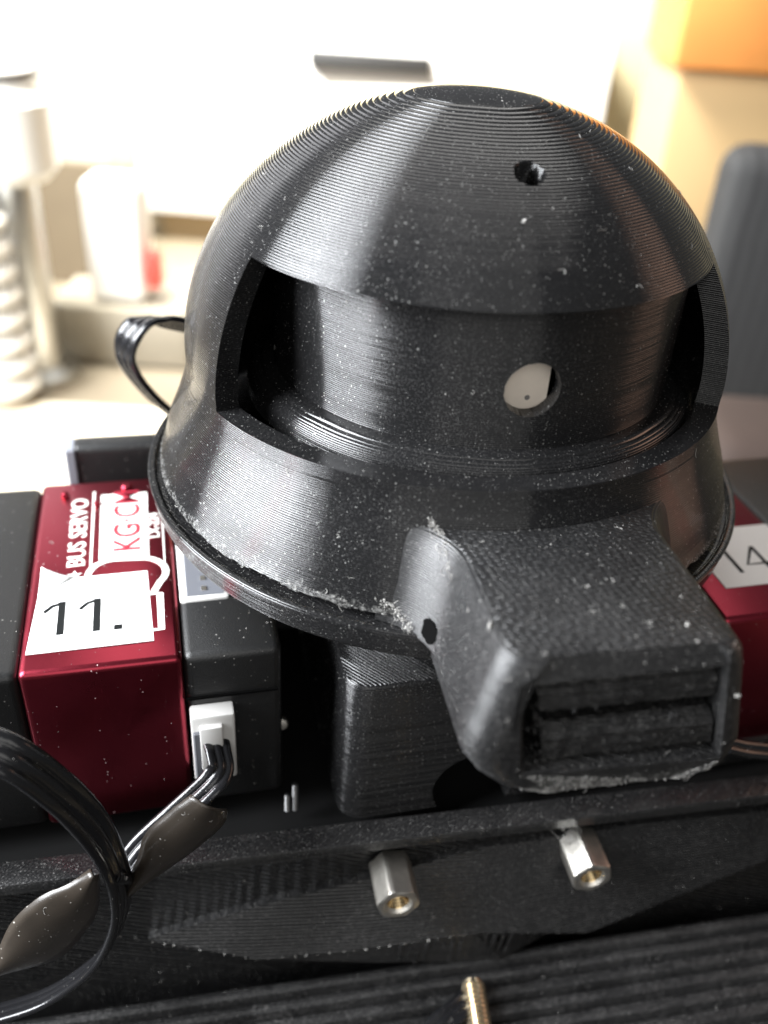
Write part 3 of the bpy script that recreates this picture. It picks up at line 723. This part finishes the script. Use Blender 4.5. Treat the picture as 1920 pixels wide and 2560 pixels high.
c2 = ribbon(lp, nr, 0.020, 3, 'ribbon_cable', M['cable'], sub=12)
tag(c2, 'glossy black ribbon cable bending in a wide arc at the lower left of the photo', 'cable')
lp = [B(-0.836, -0.60, -0.585), B(-0.830, -0.66, -0.602), B(-0.818, -0.72, -0.625), B(-0.815, -0.765, -0.650), B(-0.852, -0.80, -0.675), B(-0.953, -0.85, -0.735), B(-1.065, -0.89, -0.82), B(-1.13, -0.93, -0.89)]
nr = [BN(0.1, -0.2, 1), BN(0.2, -0.3, 1), BN(0.45, -0.4, 0.8), BN(0.4, -0.6, 0.7), BN(-0.3, -0.6, 0.75), BN(-0.5, -0.6, 0.65), BN(-0.5, -0.6, 0.65), BN(-0.5, -0.6, 0.65)]
c3 = ribbon(lp, nr, 0.0155, 3, 'ribbon_cable', M['cable'], sub=10)
tag(c3, 'short black ribbon cable running from the white plug, bare copper showing', 'cable')
for k in range(6):
    a = Vector(B(-0.93 + 0.008 * k, -0.845 - 0.01 * k, -0.745 - 0.012 * k)); b = a + Vector(B(0.075, 0.03, 0.055)) * rnd.uniform(0.7, 1.1)
    bm_obj('copper_strand', cyl_between(a, b, 0.0022, 0.0016, 6), M['copper'], c3)
knot = catmull([B(-1.16, -0.97, -0.79), B(-1.13, -1.01, -0.77), B(-1.105, -1.0, -0.80), B(-1.10, -0.97, -0.86), B(-1.125, -0.96, -0.93)], 6)
bmk = bmesh.new()
for a, b in zip(knot[:-1], knot[1:]): cyl_between(a, b, 0.017, 0.017, 10, bm=bmk)
bm_obj('cable_tie', bmk, M['cable'], c2)

def leaf(top, bot, name, label, curl, lift):
    """curled film: quads between two edge curves given in the chest frame"""
    a = catmull(top, 6); b = catmull(bot, 6); n = len(a); m = 7; bm = bmesh.new(); rows = []
    for i in range(n):
        row = []
        for j in range(m + 1):
            t = j / m; p = a[i].lerp(b[i], t); bow = math.sin(math.pi * t)
            row.append(bm.verts.new(Vector(ch(*p)) + BN(0, -1, 0.6) * (curl * bow) + Vector((0, 0, rnd.uniform(-0.0012, 0.0012)))))
        rows.append(row)
    for r, s in zip(rows[:-1], rows[1:]):
        for j in range(m): bm.faces.new((r[j], r[j + 1], s[j + 1], s[j]))
    o = bm_obj(name, bm, M['film'], None, angle=70); md = o.modifiers.new('s', 'SOLIDIFY'); md.thickness = 0.006
    return tag(o, label, 'shrink sleeve', 'brown shrink sleeves on the cables')
leaf([(-1.115, -0.95, -0.90), (-1.068, -0.95, -0.781), (-1.037, -0.95, -0.675), (-0.96, -0.95, -0.585), (-0.90, -0.95, -0.527)],
     [(-1.105, -0.96, -0.950), (-1.00, -0.965, -0.845), (-0.90, -0.965, -0.755), (-0.815, -0.96, -0.662), (-0.800, -0.955, -0.605)],
     'shrink_sleeve', 'brown translucent film sleeve with a frayed end, beside the white plug', 0.035, 0)
leaf([(-1.50, -1.06, -1.04), (-1.465, -1.06, -0.965), (-1.412, -1.06, -0.85), (-1.324, -1.06, -0.754), (-1.249, -1.06, -0.715), (-1.180, -1.05, -0.668)],
     [(-1.50, -1.06, -1.11), (-1.42, -1.06, -1.09), (-1.311, -1.06, -1.058), (-1.235, -1.06, -0.96), (-1.180, -1.05, -0.86), (-1.157, -1.05, -0.70)],
     'shrink_sleeve', 'brown dusty film sleeve at the far lower left, inside the arc of cable', 0.03, 0)
lp = [B(-0.20, -1.17, -1.80), B(-0.11, -1.09, -1.752), B(-0.03, -1.05, -1.738), B(0.03, -1.01, -1.742)]
c4 = ribbon(lp, [BN(-0.25, -0.35, 1)] * 4, 0.016, 3, 'ribbon_cable', M['cable']); tag(c4, 'end of a shiny ribbon cable meeting the brass coloured screw', 'cable')
lp = [B(0.90, -0.80, -0.745), B(0.99, -0.80, -0.780), B(1.10, -0.80, -0.805), B(1.25, -0.78, -0.83)]
c5 = ribbon(lp, [BN(-0.3, -0.5, 0.9)] * 4, 0.016, 2, 'ribbon_cable', M['cable']); tag(c5, 'shiny bit of cable beside the right corner of the snout', 'cable')
for x, y, z0, z1 in ((-0.600, -0.66, -1.005, -0.925), (-0.574, -0.66, -1.005, -0.878)):
    pr = [(0.0, z0), (0.009, z0)]
    k = 0
    while z0 + 0.008 * k < z1: pr += [(0.009, z0 + 0.008 * k), (0.0118, z0 + 0.008 * k + 0.003), (0.009, z0 + 0.008 * k + 0.006)]; k += 1
    pr += [(0.0, z1 + 0.002)]
    o = bm_obj('threaded_pin', lathe_bm(pr, 14), M['dull']); o.location = B(x, y, 0)
    tag(o, 'thin threaded pin beside the neck block, ' + ('taller one' if z1 > -0.9 else 'shorter one'), 'pin', 'threaded pins')
for x, y, z in ((-0.66, -0.45, -0.70), (-0.605, -0.50, -0.755)):
    o = bm_obj('bolt_head', lathe_bm([(0, -0.02), (0.022, -0.02), (0.024, 0.0), (0.018, 0.010), (0.0, 0.014)], 20), M['nickel'])
    o.location = B(x, y, z); o.rotation_euler = (math.radians(70), 0, math.radians(HY))
    tag(o, 'small bolt head in the dark gap between servo and neck block, ' + ('upper one' if z > -0.72 else 'lower one'), 'bolt', 'bolts in the gap')

# ------------------------------------------------------------------ background, all far out of focus
wh = plain('white_enamel', (0.84, 0.83, 0.80), 0.45)
cab = thing('white_cabinet', 'white cabinet front with a dark recessed handle behind the head', 'cabinet', (0, 10.0, -2.6))
box('front', (-3.83, 0.0, 0.42), (2.30, 3.0, 2.98), wh, cab, 0.06)
box('plinth', (-3.6, 0.25, 0.0), (2.1, 2.9, 0.42), plain('tan_board', (0.30, 0.22, 0.12), 0.6, var=0.15, scale=1.0), cab)
box('handle', (-1.52, -0.10, 2.40), (0.03, 0.0, 2.61), plain('black_handle', (0.02, 0.02, 0.02), 0.5), cab, 0.03)
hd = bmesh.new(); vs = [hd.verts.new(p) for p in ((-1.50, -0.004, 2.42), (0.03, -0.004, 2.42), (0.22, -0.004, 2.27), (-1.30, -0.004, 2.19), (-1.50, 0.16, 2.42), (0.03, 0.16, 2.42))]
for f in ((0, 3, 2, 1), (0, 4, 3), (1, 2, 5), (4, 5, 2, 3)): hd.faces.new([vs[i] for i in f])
bm_obj('scoop_shade', hd, plain('scoop_shade_grey', (0.24, 0.225, 0.20), 0.6), cab, smooth=False)  # grey plate coloured as the shadow below the handle
tag(box('curtain_panel', (-4.42, 10.6, -2.55), (-3.98, 10.75, 1.5), plain('yellow_curtain', (0.50, 0.46, 0.27), 0.8)), 'pale yellow curtain strip left of the white cabinet', 'curtain')
tag(box('taupe_post', (-3.97, 10.45, -2.55), (-3.62, 10.6, 1.5), plain('taupe_paint', (0.30, 0.25, 0.17), 0.7)), 'taupe post between the curtain strip and the white cabinet', 'post')
tag(box('white_screen', (-7.5, 11.2, -2.55), (-4.60, 11.35, 2.0), plain('white_panel_paint', (0.50, 0.48, 0.42), 0.7)), 'bright white panel at the far left behind the white jar', 'screen')
tag(box('tan_board', (-6.5, 8.2, -2.58), (-3.4, 8.35, -1.15), plain('tan_board_face', (0.16, 0.125, 0.08), 0.6, var=0.2, scale=0.8)), 'tan board standing at the left behind the ribbed tube', 'board')
tag(box('orange_box', (2.30, 7.0, 0.42), (4.2, 8.4, 1.6), plain('orange_card', (0.56, 0.22, 0.05), 0.6, var=0.3, scale=0.9), None, 0.05), 'orange box at the top right corner', 'box')
tag(box('cardboard_box', (2.42, 7.2, -2.55), (4.6, 8.8, 0.40), plain('brown_cardboard', (0.42, 0.29, 0.14), 0.75), None, 0.05), 'brown cardboard box under the orange box', 'box')
ch_m = NT('dark_mesh_fabric'); wv = ch_m.node('ShaderNodeTexWave'); wv.inputs['Scale'].default_value = 2.6; wv.inputs['Distortion'].default_value = 3; wv.inputs['Detail'].default_value = 3
ch_m.l.new(ch_m.pos, wv.inputs['Vector']); ch_m.set(Base_Color=ch_m.mix(wv.outputs['Fac'], (0.019, 0.0193, 0.0198), (0.030, 0.0304, 0.031)), Roughness=0.8)
chair = bm_obj('chair_back', box_bm((2.42, 5.0, -2.58), (4.8, 5.5, 0.12), 0.22, 4), ch_m.m); tag(chair, 'dark grey mesh fabric backrest at the right edge', 'backrest')
tag(bm_obj('brown_cushion', box_bm((2.10, 3.0, -2.58), (3.6, 4.2, -1.55), 0.3, 5), plain('brown_cloth', (0.045, 0.029, 0.023), 0.8, var=0.2, scale=3)), 'dark brown rounded cushion below the grey backrest', 'cushion')
tag(bm_obj('white_carton', box_bm((-3.30, 6.0, -1.95), (-2.72, 6.5, -0.74), 0.12, 4), wh), 'white carton standing left of the head', 'carton')
tag(box('carton_stand', (-3.7, 5.9, -2.58), (-2.3, 6.8, -1.955), plain('stand_grey_tan', (0.32, 0.285, 0.22), 0.6, var=0.1), None, 0.05), 'grey tan block under the white carton', 'block')
tag(box('red_tag', (-2.71, 6.05, -1.78), (-2.58, 6.2, -1.42), plain('red_plastic', (0.75, 0.07, 0.05), 0.5), None, 0.02), 'small red tag at the right side of the white carton', 'tag')
tube = thing('ribbed_tube', 'clear ribbed plastic tube at the left edge', 'tube', (-3.86, 5.0, -2.6))
clr = plain('milky_plastic', (0.80, 0.78, 0.72), 0.18)
for k in range(8):
    z = 0.20 + 0.215 * k; r = 0.33 - 0.012 * k
    o = bm_obj('rib', lathe_bm([(0, -0.075), (r * 0.8, -0.075), (r, -0.03), (r, 0.03), (r * 0.8, 0.075), (0, 0.075)], 28), clr, tube); o.location = (0, 0, z)
jar = thing('glass_jar', 'white jar with a dark ring at the left edge above the ribbed tube', 'jar', (-3.72, 5.6, -2.6))
jb = bm_obj('body', lathe_bm([(0, 1.95), (0.34, 1.95), (0.42, 2.05), (0.42, 2.6), (0.30, 2.75), (0.30, 2.85), (0, 2.85)], 32), clr, jar)
jr = bm_obj('ring', lathe_bm([(0.31, 2.78), (0.34, 2.78), (0.34, 2.83), (0.31, 2.83)], 32, closed=True), plain('dark_ring', (0.08, 0.07, 0.06), 0.4), jar)
js = bm_obj('base', lathe_bm([(0, 0), (0.35, 0), (0.35, 0.08), (0.2, 0.14), (0.2, 1.9), (0.30, 1.95), (0, 1.95)], 32), plain('steel_base', (0.6, 0.6, 0.58), 0.3, 1.0), jar)
tag(box('paper_sheet', (-4.2, 3.2, -2.596), (-2.0, 5.0, -2.585), plain('cream_paper', (0.74, 0.66, 0.52), 0.7, var=0.1, scale=1.5)), 'white paper sheet on the desk behind the left servo', 'paper')

# ------------------------------------------------------------------ lint and dust lying on the prints
bpy.context.view_layer.update()
dg = bpy.context.evaluated_depsgraph_get()
def tri_data(objs):
    tris, nrm, ar = [], [], []
    for o in objs:
        me = o.data; me.calc_loop_triangles(); mw = np.array(o.matrix_world)
        co = np.empty(len(me.vertices) * 3); me.vertices.foreach_get('co', co); co = co.reshape(-1, 3) @ mw[:3, :3].T + mw[:3, 3]
        ti = np.empty(len(me.loop_triangles) * 3, dtype=np.int32); me.loop_triangles.foreach_get('vertices', ti); tris.append(co[ti.reshape(-1, 3)])
    T = np.concatenate(tris); n = np.cross(T[:, 1] - T[:, 0], T[:, 2] - T[:, 0]); a = np.linalg.norm(n, axis=1) / 2
    ok = a > 1e-9; T, n, a = T[ok], n[ok] / (2 * a[ok][:, None]), a[ok]
    v = np.array(CLOC) - T.mean(1); facing = np.einsum('ij,ij->i', n, v) > 0
    return T[facing], n[facing], a[facing]
rng = np.random.default_rng(11)
def sample(objs, count, upw=0.6, zmax=None):
    T, n, a = tri_data(objs)
    wt = a * (0.35 + upw * np.clip(n[:, 2], 0, 1))
    if zmax is not None: wt = wt * (T[:, :, 2].mean(1) < zmax)
    i = rng.choice(len(T), count, p=wt / wt.sum()); u = np.sqrt(rng.random(count)); v = rng.random(count)
    p = T[i, 0] * (1 - u)[:, None] + T[i, 1] * (u * (1 - v))[:, None] + T[i, 2] * (u * v)[:, None]
    return p, n[i]
dv, df = [], []
def speck(p, n, s):
    b = len(dv); p = Vector(p) + Vector(n) * s * 0.25
    ax = Vector((rnd.gauss(0, 1), rnd.gauss(0, 1), rnd.gauss(0, 1))).normalized(); e = 1 + rnd.random() * 1.3
    q = ax.orthogonal().normalized(); r = ax.cross(q)
    for d in (ax * e, -ax * e * 0.6, q * 0.8, r * 0.7, -(q + r) * 0.55): dv.append(p + d * s * 0.5)
    for f in ((0, 2, 3), (0, 3, 4), (0, 4, 2), (1, 3, 2), (1, 4, 3), (1, 2, 4)): df.append(tuple(b + k for k in f))
def fibre(p, n, length, r, seg=9):
    n = Vector(n); d = n.orthogonal().normalized(); d = (Matrix.Rotation(rnd.random() * 6.28, 3, n) @ d); curl = rnd.gauss(0, 0.55); pts = [Vector(p) + n * r]
    for k in range(seg):
        d = (Matrix.Rotation(curl + rnd.gauss(0, 0.35), 3, n) @ d).normalized()
        pts.append(pts[-1] + d * (length / seg) + n * rnd.uniform(-0.2, 0.35) * length / seg * 0.6)
    b = len(dv)
    for k, q in enumerate(pts):
        t = (pts[min(k + 1, seg)] - pts[max(k - 1, 0)]).normalized(); u = t.orthogonal().normalized(); v = t.cross(u)
        for j in range(3): dv.append(q + (u * math.cos(2.094 * j) + v * math.sin(2.094 * j)) * r)
    for k in range(seg):
        for j in range(3):
            j2 = (j + 1) % 3; df.append((b + 3 * k + j, b + 3 * k + j2, b + 3 * k + 3 + j2, b + 3 * k + 3 + j))
def scatter(objs, ns, nf, smin=0.0011, smax=0.0035, upw=0.6, zmax=None):
    if ns:
        P, N = sample(objs, ns, upw, zmax)
        for p, n in zip(P, N): speck(p, n, smin + (smax - smin) * rnd.random() ** 3)
    if nf:
        P, N = sample(objs, nf, upw, zmax)
        for p, n in zip(P, N): fibre(p, n, rnd.uniform(0.010, 0.036), rnd.uniform(0.0004, 0.0008))
by = lambda *names: [o for o in bpy.data.objects if o.type == 'MESH' and o.name.split('.')[0] in names]
scatter([shell], 4600, 60, 0.0008, 0.0025); scatter([drum, ring], 1500, 16, 0.0008, 0.0026); scatter([disc], 1000, 16, upw=1.5)
scatter([snout], 1300, 34, 0.0009, 0.0032)
scatter([shell], 800, 40, 0.0012, 0.004, zmax=0.055)          # lint packed on the torn edge
scatter([snout], 900, 40, 0.0015, 0.0055, zmax=-0.125)
scatter(by('top_rail', 'front_panel', 'wedge_boss', 'stepped_slope'), 4600, 80, 0.0014, 0.0048, upw=0.5)
scatter(by('end_case', 'red_band'), 900, 14, 0.0014, 0.004, upw=1.0)
scatter(by('block'), 260, 10); scatter(by('shrink_sleeve'), 70, 6, 0.0015, 0.0035); scatter(by('ribbon_cable'), 220, 12, 0.0015, 0.004)
def clump(pts, count, jit, smin, smax, nfib):
    for k in range(count):
        i = rnd.randrange(len(pts) - 1); t = rnd.random(); p = Vector(pts[i]).lerp(Vector(pts[i + 1]), t) + Vector((rnd.gauss(0, jit), rnd.gauss(0, jit), rnd.gauss(0, jit)))
        speck(p, Vector((-0.3, -0.8, 0.5)), rnd.uniform(smin, smax))
    for k in range(nfib):
        i = rnd.randrange(len(pts) - 1); p = Vector(pts[i]).lerp(Vector(pts[i + 1]), rnd.random())
        fibre(p, Vector((-0.3, -0.8, 0.5)).normalized(), rnd.uniform(0.015, 0.05), 0.0006)
clump([(-0.072, -0.872, 0.300), (-0.050, -0.890, 0.283), (-0.030, -0.918, 0.262), (-0.016, -0.965, 0.233), (-0.006, -1.003, 0.208)], 120, 0.005, 0.002, 0.0065, 22)   # lint caught on the cheek ridge
clump([(-0.180, -0.928, 0.060), (-0.142, -0.942, 0.055), (-0.113, -0.964, 0.030), (-0.092, -0.988, 0.012)], 140, 0.006, 0.0025, 0.0075, 20)    # torn corner between skirt and snout
for p, n, q in (((0.1039, -0.5731, 0.971), (0.1, -0.6, 0.77), 0.015), ((0.0734, -1.2345, 0.260), (-0.79, -0.17, 0.59), 0.019), ((0.519, -1.2003, 0.269), (0, 0, 1), 0.012), ((0.655, -1.256, 0.120), (0.57, -0.8, 0.1), 0.013)):
    for k in range(3): speck(Vector(p), Vector(n), q * rnd.uniform(0.7, 1.0))
E_ = [(-1.09, -0.797, -1.448), (-0.73, -0.875, -1.520), (-0.352, -0.905, -1.500), (0.047, -0.915, -1.480)]
for a, b in zip(E_[:-1], E_[1:]):       # pale bead ends along the lower edge of the boss
    for k in range(9): speck(Vector(ch(*Vector(a).lerp(Vector(b), (k + rnd.random() * 0.3) / 9))), Vector(ch(0, -1, 0.3)), rnd.uniform(0.004, 0.010))
for k in range(15):      # tuft behind the right standoff
    p = Vector(ch(0.36 + rnd.gauss(0, 0.014), -0.835, -1.10 + rnd.gauss(0, 0.02))); fibre(p, Vector(ch(-0.35, -0.6, 0.7)).normalized(), rnd.uniform(0.03, 0.075), 0.0006)
dust = pydata('dust', [tuple(v) for v in dv], df, M['lint'], None, smooth=False); dust['kind'] = 'stuff'
dust['label'] = 'pale dust specks and lint fibres lying on the black prints'
